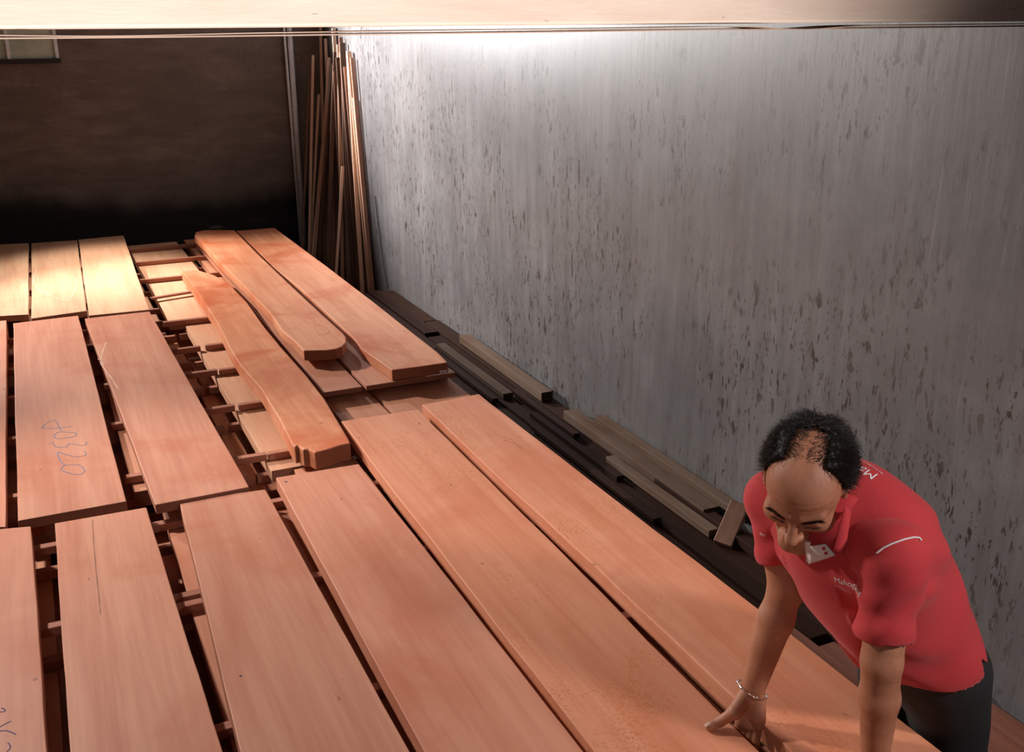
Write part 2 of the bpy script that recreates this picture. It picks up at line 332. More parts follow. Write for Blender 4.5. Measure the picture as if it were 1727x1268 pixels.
# ------------------------------------------------------------------ stickers (cross battens) and lower layers
YS = [7.75, 7.27, 6.72, 6.24, 5.62, 5.08, 4.67, 4.15, 3.58, 3.15, 2.64, 2.05, 1.55, 1.12]
n_st = 0
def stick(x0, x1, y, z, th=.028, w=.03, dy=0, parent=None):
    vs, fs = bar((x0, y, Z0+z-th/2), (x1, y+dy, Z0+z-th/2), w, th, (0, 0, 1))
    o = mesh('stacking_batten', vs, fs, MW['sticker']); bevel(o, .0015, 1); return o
batt_words = ['at the far end', 'second from the far end', 'third from the far end', 'fourth from the far end', 'fifth from the far end', 'just behind the middle', 'at the middle', 'just before the middle', 'beside the broken board end', 'at the far end of the front row', 'below the front row, second line', 'below the front row, third line', 'near the bottom edge', 'at the very bottom']
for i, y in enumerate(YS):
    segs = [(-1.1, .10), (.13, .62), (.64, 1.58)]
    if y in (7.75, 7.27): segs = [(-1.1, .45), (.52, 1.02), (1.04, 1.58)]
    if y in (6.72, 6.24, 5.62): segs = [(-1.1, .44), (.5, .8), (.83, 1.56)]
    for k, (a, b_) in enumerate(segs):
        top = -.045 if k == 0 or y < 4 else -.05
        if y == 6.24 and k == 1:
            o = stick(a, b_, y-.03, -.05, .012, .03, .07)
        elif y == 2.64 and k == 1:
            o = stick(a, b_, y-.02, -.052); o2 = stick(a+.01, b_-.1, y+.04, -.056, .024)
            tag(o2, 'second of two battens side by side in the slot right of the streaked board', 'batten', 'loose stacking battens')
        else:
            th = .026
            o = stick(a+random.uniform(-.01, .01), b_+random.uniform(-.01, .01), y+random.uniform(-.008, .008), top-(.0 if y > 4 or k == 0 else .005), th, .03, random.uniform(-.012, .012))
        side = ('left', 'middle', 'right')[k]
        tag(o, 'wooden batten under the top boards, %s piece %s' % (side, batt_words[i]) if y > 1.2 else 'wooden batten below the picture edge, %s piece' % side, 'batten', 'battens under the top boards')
A_ = 'lower boards under the top layer'
# first lower layer
lower = [
 (-.95, -.62, 1.0, 4.5), (-.58, -.24, 1.0, 3.3), (-.10, .135, 1.0, 3.22), (.215, .36, 1.0, 2.62), (.225, .34, 2.72, 3.4), (.39, .66, 1.0, 3.2), (.70, .93, 1.0, 3.45), (.965, 1.25, 1.0, 3.6),
 (-.58, -.26, 3.4, 8.0), (-.20, .085, 3.3, 8.0), (.14, .44, 3.5, 8.0), (.535, .885, 5.70, 8.03), (.945, 1.19, 6.15, 8.07),
 (.615, .92, 3.47, 5.62), (.985, 1.19, 3.66, 6.1), (1.205, 1.58, 3.62, 8.0), (1.28, 1.56, 1.0, 3.5)]
words = ['under the far left of the front row', 'under the corner board marked in purple', 'in the slot left of the streaked board', 'in the slot right of the streaked board', 'short offcut in the slot between front boards', 'under the board with the nail hole', 'under the rust-freckled board', 'under the gap beside the freckled board',
 'under the left edge boards', 'under the numbered board', 'under the middle-row long board', 'pale one crossed by four battens at the far end', 'at the far end under the round-cornered board', 'left of the broken-ended board, in view in the slots', 'in the open patch before the round-cornered board', 'in the open patch before the labelled board', 'under the outermost board']
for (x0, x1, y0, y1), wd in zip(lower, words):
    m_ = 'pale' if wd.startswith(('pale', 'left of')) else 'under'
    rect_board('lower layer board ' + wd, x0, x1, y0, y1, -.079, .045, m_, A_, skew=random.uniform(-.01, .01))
# second layer of battens and the boards below it
for i, y in enumerate(YS[:13]):
    for a, b_ in ((-1.1, .56), (.58, 1.57)):
        tag(stick(a, b_, y-.02, -.1245, .03, .032, random.uniform(-.02, .02)), '%s half of a deeper batten line, %s' % ('left' if a < 0 else 'right', batt_words[i] if i < 12 else 'at the picture edge'), 'batten', 'battens deeper in the stack')
for x0, x1, y0, y1, w_ in ((-.9, -.5, 1.0, 8, 'deep under the left edge'), (-.42, -.14, 1.0, 8, 'deep, left of the first slot'), (-.09, .18, 1.0, 8, 'deep, beneath the streaked board'), (.24, .50, 1.0, 4.5, 'deep, beneath the pinkish board'), (.20, .46, 4.6, 8, 'deep, beneath the middle-row long board'),
        (.49, .56, 4.75, 5.6, 'deep orange offcut in the open slots'), (.54, .60, 3.2, 4.62, 'deep narrow offcut in the open slots'), (.66, .95, 1.0, 8, 'deep, beneath the broken-ended board'), (1.0, 1.26, 1.0, 8, 'deep, beneath the round-cornered board'), (1.3, 1.56, 1.0, 8, 'deep, along the outer side')):
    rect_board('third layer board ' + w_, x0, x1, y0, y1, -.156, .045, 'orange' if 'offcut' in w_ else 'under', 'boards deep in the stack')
for i, y in enumerate((7.6, 6.2, 4.9, 3.6, 2.3, 1.1)):
    tag(stick(-1.0, 1.56, y, -.201, .05, .06), 'heavy cross batten deep in the stack', 'batten', 'heavy battens deep in the stack')
k = 0
for z in (-.252, -.5):
    for x0, x1 in ((-.98, -.5), (-.46, .06), (.10, .56), (.6, 1.06), (1.1, 1.56)):
        th = .24 if z == -.252 else .24
        tag(boxmesh('timber_baulk', (x0, 1.0, Z0+z-th+.0), (x1, 7.9, Z0+z), MW['under'], bw=.01), 'heavy baulk at the base of the timber stack', 'timber baulk', 'baulks at the base of the stack')
# ------------------------------------------------------------------ marks on the boards
def ribbon(name, pts, w, z, mat, parent, closed=False):
    pts = [np.array(p_[:2], float) for p_ in pts]; vs = []; fs = []
    for i, p_ in enumerate(pts):
        t = pts[min(i+1, len(pts)-1)]-pts[max(i-1, 0)]; t /= (np.linalg.norm(t)+1e-9); n = np.array([-t[1], t[0]])
        ww = w*(.75+.25*math.sin(i*1.7))
        vs += [(*(p_+n*ww/2), z), (*(p_-n*ww/2), z), (*(p_-n*ww/2), z-.0004), (*(p_+n*ww/2), z-.0004)]
    for i in range(len(pts)-1):
        for k_ in range(4): a = i*4+k_; c_ = i*4+(k_+1) % 4; fs.append((a, a+4, c_+4, c_))
    return vs, fs
def strokes(name, lines, z, w, mat, parent, plane_z=None):
    V = []; F = []
    for ln in lines:
        P_ = np.array(ln, float); Q = []
        for i in range(len(P_)-1):       # Catmull-Rom
            p0_, p1_, p2_, p3_ = P_[max(i-1, 0)], P_[i], P_[i+1], P_[min(i+2, len(P_)-1)]
            for t in np.linspace(0, 1, 6)[:-1]: Q.append(.5*((2*p1_)+(-p0_+p2_)*t+(2*p0_-5*p1_+4*p2_-p3_)*t*t+(-p0_+3*p1_-3*p2_+p3_)*t**3))
        Q.append(P_[-1])
        v_, f_ = ribbon('', [U(*q_, z) for q_ in Q], w, Z0+z+.0006, mat, parent)
        F += [tuple(a+len(V) for a in g) for g in f_]; V += v_
    return mesh(name, V, F, mat, parent)
c4 = lambda x, y: (x/2.232, 700+y/2.232)
cd = lambda x, y: (60+x/11.03, 695+y/11.03)
digits = [[(380, 150), (250, 180), (120, 280), (130, 295), (400, 300), (690, 260)], [(400, 190), (430, 270), (490, 350)],
  [(490, 365), (720, 385), (755, 425), (700, 460), (480, 490), (390, 490), (345, 450), (400, 380), (490, 365)],
  [(315, 560), (340, 610), (400, 650), (560, 650), (630, 590), (740, 600), (860, 620), (940, 600), (945, 550)],
  [(540, 975), (480, 930), (430, 840), (410, 748), (500, 770), (600, 800), (760, 830), (900, 810), (940, 770), (900, 730)],
  [(540, 985), (800, 980), (900, 1060), (900, 1120), (830, 1160), (680, 1150), (550, 1110), (475, 1060), (540, 985)]]
cp = lambda x, y: (x/8.56, 1120+y/8.56)
strokes('handwritten_number', [[cd(*p_) for p_ in ln] for ln in digits], 0, .0052, M_blue, m1)
PURP = plain('purple_crayon', (.13, .07, .17), .8)
for ln in ([(0, 690), (60, 685), (72, 660), (20, 630)], [(-60, 925), (0, 905), (80, 860), (160, 820)], [(0, 965), (90, 960), (170, 985), (230, 1015)], [(115, 1135), (150, 1180), (140, 1220), (100, 1262)]):
    strokes('crayon_stroke', [[cp(*p_) for p_ in ln]], 0, .0036, PURP, RB[0])
c2 = lambda x, y: (x/3.73, 380+y/3.73)
strokes('chalk_ring', [[c2(*p_) for p_ in ln] for ln in ([(232, 270), (212, 330), (222, 380), (290, 430), (370, 460), (440, 475)], [(440, 462), (475, 400), (482, 330)], [(250, 255), (300, 240), (380, 240)])], 0, .004, M_chalk, f1)
strokes('chalk_mark', [[c2(*p_) for p_ in ln] for ln in ([(668, 735), (645, 800), (632, 860), (655, 900), (700, 960), (745, 1030)], [(630, 850), (652, 880)])], .012, .004, M_chalk, m2)
strokes('dark_streak', [[c4(*p_) for p_ in ln] for ln in ([(348, 395), (352, 470), (362, 590), (372, 680), (378, 750)],)], 0, .0035, plain('resin', (.30, .13, .08), .7), RB[1])
strokes('knot', [[(404, 1140), (408, 1140)]], 0, .007, M_ink, RB[2])
strokes('nail_hole', [[(481, 812), (484, 813)]], 0, .010, M_ink, RB[3])
strokes('rough_scar', [[(849, 737), (862, 741), (872, 749), (884, 757)], [(851, 742), (866, 748), (882, 759)]], 0, .004, plain('scar_wood', (.40, .14, .06), .8), b6)
strokes('pencil_squares', [[(530, 548), (545, 550), (556, 559), (540, 565), (530, 548)]], .06, .002, plain('pencil', (.30, .12, .07), .8), bpy.data.objects[[o.name for o in COL.objects if o.get('label', '').startswith('thick orange board with a rounded')][0]])
# paper label on the end of the thick board
a = U(711, 629, .01); b_ = U(753, 624, .01)
def endplane(px, py):          # point on the board's end face, seen at a place of the photo
    P0 = U(661, 624, .03); P1 = U(755, 611, .03); n = np.cross(P1-P0, [0, 0, 1.]); d = ray(px, py); t = ((P0-CP)@n)/(d@n); nn = n/np.linalg.norm(n)
    if nn@(CP-P0) < 0: nn = -nn
    return CP+d*t+nn*.0012, nn
cs = [endplane(*q_) for q_ in ((718, 628), (753, 623.5), (753, 630.5), (718, 635))]
nn = cs[0][1]; tv = [c_[0] for c_ in cs]+[c_[0]-nn*.001 for c_ in cs]
lb = mesh('paper_label', tv, [(0, 3, 2, 1), (4, 5, 6, 7), (0, 1, 5, 4), (1, 2, 6, 5), (2, 3, 7, 6), (3, 0, 4, 7)], M_label, bc)
V = []; F = []
for i in range(8):
    x = 721+i*4; y = 630.5-(i*4)*.12
    qs = [endplane(x, y-1.3)[0], endplane(x+(1.2 if i % 3 else 2.2), y-1.4)[0], endplane(x+(1.0 if i % 2 else 1.8), y+1.8)[0], endplane(x, y+1.9)[0]]
    F.append(tuple(len(V)+j for j in range(4))); V += [q_+nn*.0006 for q_ in qs]
mesh('printed_characters', V, F, M_ink, lb)
# ------------------------------------------------------------------ side pile along the right wall
SP = Z0-.38
def side_plank(label, x0, x1, y0, y1, ztop, th, mat='dark', cat='wooden plank', group='dark planks along the wall', skew=0):
    o = prism('dark_plank', [(x0, y1), (x1, y1), (x1+skew, y0), (x0+skew, y0)], ztop, th, MW[mat], bw=.003); return tag(o, label, cat, group)
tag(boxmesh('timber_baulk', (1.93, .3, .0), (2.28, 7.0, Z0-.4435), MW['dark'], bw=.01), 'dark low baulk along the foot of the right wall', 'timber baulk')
xs_ = [1.91, 2.0, 2.075, 2.17, 2.27]
wn = ['nearest the timber stack', 'second from the stack', 'third from the stack', 'against the wall']
for i in range(4):
    for j, (y0, y1) in enumerate(((.3, 2.3-.2*i), (2.33-.2*i, 5.2+.3*i), (5.25+.3*i, 7.05))):
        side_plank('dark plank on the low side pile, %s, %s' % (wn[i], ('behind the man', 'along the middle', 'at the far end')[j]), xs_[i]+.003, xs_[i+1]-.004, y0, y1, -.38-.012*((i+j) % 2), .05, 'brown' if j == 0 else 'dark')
side_plank('greenish grey loose plank beside the labelled board', 2.02, 2.075, 4.52, 5.5, -.345, .03, 'darkgrey', group=None)
side_plank('pale loose strip against the wall near the labelled board', 2.19, 2.255, 4.4, 5.55, -.325, .05, 'darkgrey', group=None, skew=-.01)
side_plank('long pale plank against the wall with its light far end', 2.175, 2.25, 2.95, 4.15, -.335, .045, 'darkgrey', group=None, skew=-.01)
side_plank('brown upper strip lying on the long pale plank', 2.235, 2.285, 2.78, 3.95, -.302, .032, 'darkgrey', group=None)
side_plank('splintered short strip left of the long pale plank', 2.10, 2.145, 2.82, 3.6, -.35, .03, 'darkgrey', group=None, skew=.0)
side_plank('brown strip ending at the leaning post', 2.16, 2.21, 2.6, 3.3, -.345, .035, 'dark', group=None)
for i, (x, y0, y1) in enumerate(((1.97, 3.0, 4.1), (2.04, 3.4, 4.25), (2.10, 3.9, 4.6), (1.95, 4.5, 5.6))):
    side_plank('dark loose lath %s' % ('lying before the pale plank', 'lying beside the middle laths', 'just beyond the pale plank end', 'beside the greenish plank')[i], x, x+.035, y0, y1, -.355, .024, 'dark', group='loose laths on the side pile')
# short post leaning near the man
pa = Rx(1248, 850, 2.24); pb_ = Rx(1205, 950, 2.06); ex = pa+(pb_-pa)*((SP-pa[2])/(pb_[2]-pa[2]))
vs, fs = bar(pa, ex, .07, .03, (-.8, -.6, .2))
tag(bevel(mesh('leaning_post', vs, fs, MW['slat'])), 'short brown post leaning on the wall behind the man', 'wooden post')
# ------------------------------------------------------------------ slats leaning in the far corner
c5 = lambda x, y: (440+x/2.642, 40+y/2.642)
sl = [  # top and a lower point in view, width, thickness, front-to-back order
 ((232, 140), (215, 1000), .022, .014, 5), ((218, 200), (186, 940), .016, .012, 2), ((287, -10), (272, 320), .02, .016, 1), ((308, 66), (300, 345), .022, .014, 7), ((258, 315), (238, 700), .02, .012, 3),
 ((318, 178), (262, 1000), .02, .014, 12), ((330, 150), (246, 960), .02, .014, 9), ((345, 185), (300, 1000), .035, .016, 15), ((292, 360), (236, 960), .02, .014, 8), ((304, 362), (262, 1010), .03, .014, 11),
 ((360, 20), (352, 500), .022, .016, 16), ((356, 125), (298, 1040), .034, .012, 17), ((372, 128), (382, 870), .02, .018, 20), ((390, 20), (378, 700), .02, .012, 18), ((404, 92), (360, 900), .026, .014, 19),
 ((420, 60), (404, 900), .03, .012, 22), ((436, 84), (412, 1000), .045, .014, 24), ((443, 122), (448, 1130), .03, .02, 27), ((458, 122), (500, 1210), .035, .014, 28), ((463, 150), (545, 1200), .03, .012, 30), ((365, 635), (338, 1060), .022, .014, 26), ((400, 260), (392, 1060), .05, .012, 23), ((430, 200), (440, 1100), .06, .012, 25), ((345, 330), (352, 1050), .06, .012, 14), ((450, 190), (478, 1160), .055, .012, 26.5), ((415, 330), (500, 1160), .022, .016, 29), ((400, 150), (415, 1110), .06, .012, 21), ((375, 210), (380, 1080), .06, .012, 17.5), ((325, 420), (318, 1010), .05, .012, 13), ((300, 480), (285, 1000), .04, .012, 10)]
ordn = 'first second third fourth fifth sixth seventh eighth ninth tenth eleventh twelfth thirteenth fourteenth fifteenth sixteenth seventeenth eighteenth nineteenth twentieth'.split()
order = sorted(range(len(sl)), key=lambda i: sl[i][0][0])
SL = .12
def sheared(px, py, y0):       # point on the sheared plane y = y0 + SL*(z-2)
    d = ray(px, py); t = (y0+SL*(CP[2]-2))/(d[1]-SL*d[2]); return CP+d*t
depth_rank = {k_: r_ for r_, k_ in enumerate(sorted(range(len(sl)), key=lambda i: sl[i][4]))}
for i, (t_, l_, w, th, _o) in enumerate(sl):
    y0 = 8.62-.029*depth_rank[i]
    A = sheared(*c5(*t_), y0); B = sheared(*c5(*l_), y0); lim = WX-.02-w/2
    if A[0] > lim: A[0] = lim
    E_ = A+(B-A)*((.001-A[2])/(B[2]-A[2]))
    if E_[0] > lim: E_[0] = lim
    vs, fs = bar(A, E_, w, th, (0, -1, SL))
    k_ = order.index(i)
    side = ('%s from the left' % ordn[k_]) if k_ < 15 else ('%s from the right' % ordn[len(sl)-1-k_])
    look = 'wide' if w > .04 else ('narrow' if w < .024 else 'medium')
    tag(bevel(mesh('timber_lath', vs, fs, MW['slat_pale' if i in (0, 2, 3, 4, 6, 8, 10, 12, 14, 17, 18, 20, 25) else 'slat']), .0012, 1), '%s wooden lath leaning in the far corner, %s among the tops' % (look, side), 'wooden lath', 'laths leaning in the far corner')
# thin wires beside the slats
vs, fs = tube_pts([Rx(632, 330, 2.29), Rx(643, 420, 2.29), Rx(654, 492, 2.285)], .004, 6)
tag(mesh('dark_wire', vs, fs, M_ink), 'thin dark wire hanging on the wall right of the slats', 'wire')
#PERSON
# ------------------------------------------------------------------ the man: distance-field modelling and surface nets
nrm = lambda v: np.array(v, float)/np.linalg.norm(v)
class Field:
    def __init__(s, lo, hi, h):
        s.h = h; s.lo = np.array(lo, float); s.n = np.ceil((np.array(hi)-s.lo)/h).astype(int)+1
        s.d = np.full(s.n, .08, np.float32)
    def box(s, lo, hi):
        a = np.clip(np.floor((lo-s.lo)/s.h).astype(int), 0, s.n); b = np.clip(np.ceil((hi-s.lo)/s.h).astype(int)+1, 0, s.n)
        sl_ = tuple(slice(a[i], b[i]) for i in range(3))
        g = np.meshgrid(*[s.lo[i]+s.h*np.arange(a[i], b[i]) for i in range(3)], indexing='ij')
        return sl_, np.stack(g, -1)
    def comb(s, sl_, q, k, mode):
        d = s.d[sl_]
        if d.size == 0: return
        if mode == 'u':
            t = np.clip(.5+.5*(d-q)/k, 0, 1); r = d*(1-t)+q*t-k*t*(1-t)
        else:
            q = -q; t = np.clip(.5-.5*(d-q)/k, 0, 1); r = d*(1-t)+q*t+k*t*(1-t)
        s.d[sl_] = r
    def cone(s, a, b, ra, rb, k=.01, flat=None, mode='u'):
        a = np.array(a, float); b = np.array(b, float); m = max(ra, rb)*(max(1, flat[1]) if flat else 1)+k*2+.02
        sl_, P_ = s.box(np.minimum(a, b)-m, np.maximum(a, b)+m)
        ba = b-a; t = np.clip(((P_-a)@ba)/max(ba@ba, 1e-9), 0, 1); r = P_-a-t[..., None]*ba
        if flat: f = nrm(flat[0]); c_ = r@f; r = r+(c_*(1/flat[1]-1))[..., None]*f
        s.comb(sl_, np.linalg.norm(r, axis=-1)-(ra+(rb-ra)*t), k, mode)
    def ell(s, c_, rad, B=None, k=.01, mode='u'):
        rad = np.array(rad, float); c_ = np.array(c_, float); m = rad.max()+2*k+.02; sl_, P_ = s.box(c_-m, c_+m)
        p_ = P_-c_
        if B is not None: p_ = p_@np.array(B).T
        k0 = np.linalg.norm(p_/rad, axis=-1); k1 = np.linalg.norm(p_/rad**2, axis=-1)+1e-9
        s.comb(sl_, k0*(k0-1)/k1, k, mode)
    def ripple(s, fn):
        g = np.meshgrid(*[s.lo[i]+s.h*np.arange(s.n[i]) for i in range(3)], indexing='ij'); s.d += fn(np.stack(g, -1)).astype(np.float32)
    def nets(s):
        d = s.d.astype(float); ins = d < 0; n = s.n; cn = n-1
        cnt = np.zeros(cn, int)
        for i in (0, 1):
            for j in (0, 1):
                for k in (0, 1): cnt += ins[i:n[0]-1+i, j:n[1]-1+j, k:n[2]-1+k]
        act = (cnt > 0) & (cnt < 8); idx = np.full(cn, -1); ids = np.argwhere(act); idx[act] = np.arange(len(ids))
        acc = np.zeros((len(ids), 3)); num = np.zeros(len(ids))
        cor = [np.array(c_) for c_ in ((0, 0, 0), (1, 0, 0), (0, 1, 0), (1, 1, 0), (0, 0, 1), (1, 0, 1), (0, 1, 1), (1, 1, 1))]
        for i in range(8):
            for j in range(i+1, 8):
                df = cor[j]-cor[i]
                if abs(df).sum() != 1 or df.min() < 0: continue
                A = ids+cor[i]; B = ids+cor[j]; da = d[A[:, 0], A[:, 1], A[:, 2]]; db = d[B[:, 0], B[:, 1], B[:, 2]]
                m = (da < 0) != (db < 0); t = np.where(m, da/np.where(m, da-db, 1), 0)
                acc += np.where(m[:, None], cor[i]+df*t[:, None], 0); num += m
        V = s.lo+s.h*(ids+acc/num[:, None]); F = []
        for ax in range(3):
            o1, o2 = [(1, 2), (2, 0), (0, 1)][ax]
            sa = [slice(None)]*3; sb = [slice(None)]*3; sa[ax] = slice(0, -1); sb[ax] = slice(1, None)
            a_ = ins[tuple(sa)]; b_ = ins[tuple(sb)]; e_ = np.argwhere(a_ != b_)
            e_ = e_[(e_[:, o1] > 0) & (e_[:, o2] > 0) & (e_[:, o1] < n[o1]-1) & (e_[:, o2] < n[o2]-1)]
            if not len(e_): continue
            u1 = np.zeros(3, int); u1[o1] = 1; u2 = np.zeros(3, int); u2[o2] = 1
            q_ = [idx[tuple((e_-x).T)] for x in (u1+u2, u2, 0*u1, u1)]
            Q_ = np.stack(q_, 1); fl = a_[tuple(e_.T)]
            Q_[~fl] = Q_[~fl][:, ::-1]; F.append(Q_)
        F = np.concatenate(F); F = F[(F >= 0).all(1)]
        return V, F
def smooth_mesh(V, F, it=2, lam=.5):
    E_ = np.concatenate([F[:, [i, (i+1) % 4]] for i in range(4)])
    for _ in range(it):
        S = np.zeros_like(V); c_ = np.zeros(len(V))
        np.add.at(S, E_[:, 0], V[E_[:, 1]]); np.add.at(S, E_[:, 1], V[E_[:, 0]]); np.add.at(c_, E_[:, 0], 1); np.add.at(c_, E_[:, 1], 1)
        c_[c_ == 0] = 1; V = V+lam*(S/c_[:, None]-V)
    return V
def join(parts):
    V = []; F = []; o = 0
    for v_, f_ in parts: V.append(v_); F.append(f_+o); o += len(v_)
    return np.concatenate(V), np.concatenate(F)
def compact(V, F):
    u, inv = np.unique(F, return_inverse=True); return V[u], inv.reshape(F.shape)
# --- materials
M_skin, nt, b = new_mat('skin')
v = coords(nt, (1, 1, 1), False)
c = ramp(nt, noise(nt, v, 14, 4, .6), [(.3, (.34, .125, .062)), (.7, (.46, .195, .108))])
c = mix(nt, ramp(nt, noise(nt, v, 90, 3, .6), [(.5, (0, 0, 0)), (.75, (.35, .35, .35))]), c, (.22, .08, .045))
L(nt, c, b.inputs['Base Color']); b.inputs['Roughness'].default_value = .56; b.inputs['Subsurface Weight'].default_value = .03; b.inputs['Subsurface Radius'].default_value = (.01, .004, .002); b.inputs['Subsurface Scale'].default_value = .5
bp = N(nt, 'ShaderNodeBump', Strength=.25, Distance=.001); L(nt, noise(nt, v, 260, 4, .6), bp.inputs['Height']); L(nt, bp.outputs[0], b.inputs['Normal'])
M_shirt = plain('red_knit', (.50, .030, .036), .85, ns=420, var=.12, bump=.25)
b = M_shirt.node_tree.nodes['Principled BSDF']; b.inputs['Sheen Weight'].default_value = .25; b.inputs['Sheen Tint'].default_value = (1, .4, .4, 1)
M_trouser = plain('black_cotton', (.012, .012, .012), .85, ns=200, bump=.2)
M_hair = plain('black_hair', (.010, .007, .006), .5, ns=60)
M_hair.node_tree.nodes['Principled BSDF'].inputs['Specular IOR Level'].default_value = .22
M_shoe = plain('black_leather', (.015, .013, .012), .4)
M_thread = plain('white_thread', (.78, .70, .70), .7)
M_nail = plain('fingernail', (.55, .36, .28), .3)
M_eye = plain('eyeball', (.55, .5, .46), .2); M_lip = plain('lip_skin', (.24, .085, .06), .45)
M_hem = M_shirt
# --- joints
Zr = lambda x, y, z: np.array([x, y, z+Z0])
rsh = R(1306, 842, 2.24); rel = R(1326, 990, 2.31); rwr = R(1268, 1166, 2.395)
lsh = R(1508, 935, 2.03); lel = R(1487, 1115, 2.12); lwr = R(1475, 1285, 2.29)
pel = R(1546, 1086, 2.42)
Msh = (rsh+lsh)/2; ax_a = nrm(lsh-rsh); ax_s = nrm(Msh-pel); ax_n = nrm(np.cross(ax_s, ax_a)); ax_a = nrm(np.cross(ax_n, ax_s))
if ax_n[2] < 0: ax_n = -ax_n      # outward on the back
TB = [ax_a, ax_n, ax_s]
T = lambda a, n_, s_: pel+ax_a*a+ax_n*n_+ax_s*s_
LT = float(np.linalg.norm(Msh-pel))
# --- head frame
Hc = R(1360, 813, 2.05)
hv = nrm(Hc-CP); hr = nrm(cr-hv*(cr@hv)); hu = np.cross(hr, hv)
NOD, TURN, TILT = math.radians(57), math.radians(13), math.radians(3)
hr2 = hr*math.cos(TILT)-hu*math.sin(TILT); hu2 = hu*math.cos(TILT)+hr*math.sin(TILT)
F0 = -hv*math.cos(NOD)-hu2*math.sin(NOD); HU = hu2*math.cos(NOD)-hv*math.sin(NOD)
HF = F0*math.cos(TURN)-hr2*math.sin(TURN); HX = hr2*math.cos(TURN)+F0*math.sin(TURN)
HB = [HX, HF, HU]
def h(x, y, z): return Hc+HX*x+HF*y+HU*z
nb = T(0, .035, LT+.035)          # base of the neck
def build_head():
    f = Field(Hc-.16, Hc+.16, .0021)
    f.cone(nb+(h(0, -.03, -.06)-nb)*.35, h(0, -.035, -.05), .054, .056, .02)
    f.ell(h(0, -.018, .03), (.0725, .092, .082), HB, .01)
    f.ell(h(0, .028, .028), (.066, .062, .064), HB, .02)
    f.ell(h(0, .026, -.035), (.056, .062, .072), HB, .03)
    f.cone(h(-.045, .0, -.06), h(-.018, .075, -.098), .018, .016, .025); f.cone(h(.045, .0, -.06), h(.018, .075, -.098), .018, .016, .025)
    f.cone(h(-.01, .084, -.1), h(.01, .084, -.1), .015, .015, .02)
    for s_ in (-1, 1):
        f.ell(h(s_*.045, .056, -.028), (.022, .024, .02), HB, .02)
        f.cone(h(s_*.012, .0865, .012), h(s_*.046, .074, .014), .009, .008, .012)
        f.ell(h(s_*.030, .095, -.005), (.019, .018, .0115), HB, .006, 's')
        f.ell(h(s_*.031, .0735, -.007), (.0155, .0115, .0105), HB, .003)
        f.cone(h(s_*.018, .0835, -.0145), h(s_*.042, .078, -.0135), .0028, .0022, .005)
        f.ell(h(s_*.0135, .096, -.042), (.0066, .009, .007), HB, .005)
        f.cone(h(s_*.024, .082, -.045), h(s_*.034, .068, -.075), .004, .004, .01, mode='s')
        f.cone(h(s_*.008, .100, -.050), h(s_*.008, .096, -.046), .0028, .0028, .003, mode='s')
        e0 = h(s_*.079, -.004, -.006)
        EB = [nrm(HX*s_+HF*.35), nrm(HF-HX*s_*.35), HU]
        f.ell(e0, (.009, .019, .031), EB, .005); f.ell(e0+EB[0]*.007+EB[1]*.003, (.006, .011, .021), EB, .004, 's')
        f.ell(e0+EB[1]*.012-HU*.004, (.005, .005, .008), EB, .004); f.ell(e0-HU*.028+EB[1]*.004, (.0055, .008, .009), EB, .006)
    f.cone(h(0, .086, .004), h(0, .111, -.033), .0085, .0098, .01); f.ell(h(0, .1115, -.037), (.0118, .0115, .0105), HB, .008)
    f.cone(h(-.02, .086, -.0665), h(0, .094, -.0635), .0045, .006, .006); f.cone(h(.02, .086, -.0665), h(0, .094, -.0635), .0045, .006, .006)
    f.cone(h(-.018, .085, -.0775), h(.018, .085, -.0775), .0055, .0055, .008)
    f.cone(h(-.024, .093, -.0715), h(.024, .093, -.0715), .0016, .0016, .002, mode='s')
    # creases of the forehead, between the brows
    for z_, a_ in ((.036, .0009), (.05, .0008)):
        f.ripple(lambda P_, z_=z_, a_=a_: a_*np.exp(-((((P_-Hc)@HU)-z_-.1*((P_-Hc)@HX)**2)/.0016)**2)*(((P_-Hc)@HF) > .03))
    for x_ in (-.005, .006):
        f.ripple(lambda P_, x_=x_: .0011*np.exp(-((((P_-Hc)@HX)-x_)/.0016)**2-((((P_-Hc)@HU)-.012)/.01)**2)*(((P_-Hc)@HF) > .05))
    return f.nets()
def finger(f, pts, rad, k=.004):
    for i in range(len(pts)-1):
        f.cone(pts[i], pts[i+1], rad[i], rad[i+1], k)
        if i: f.ell(pts[i], (rad[i]*1.06,)*3, None, .003)
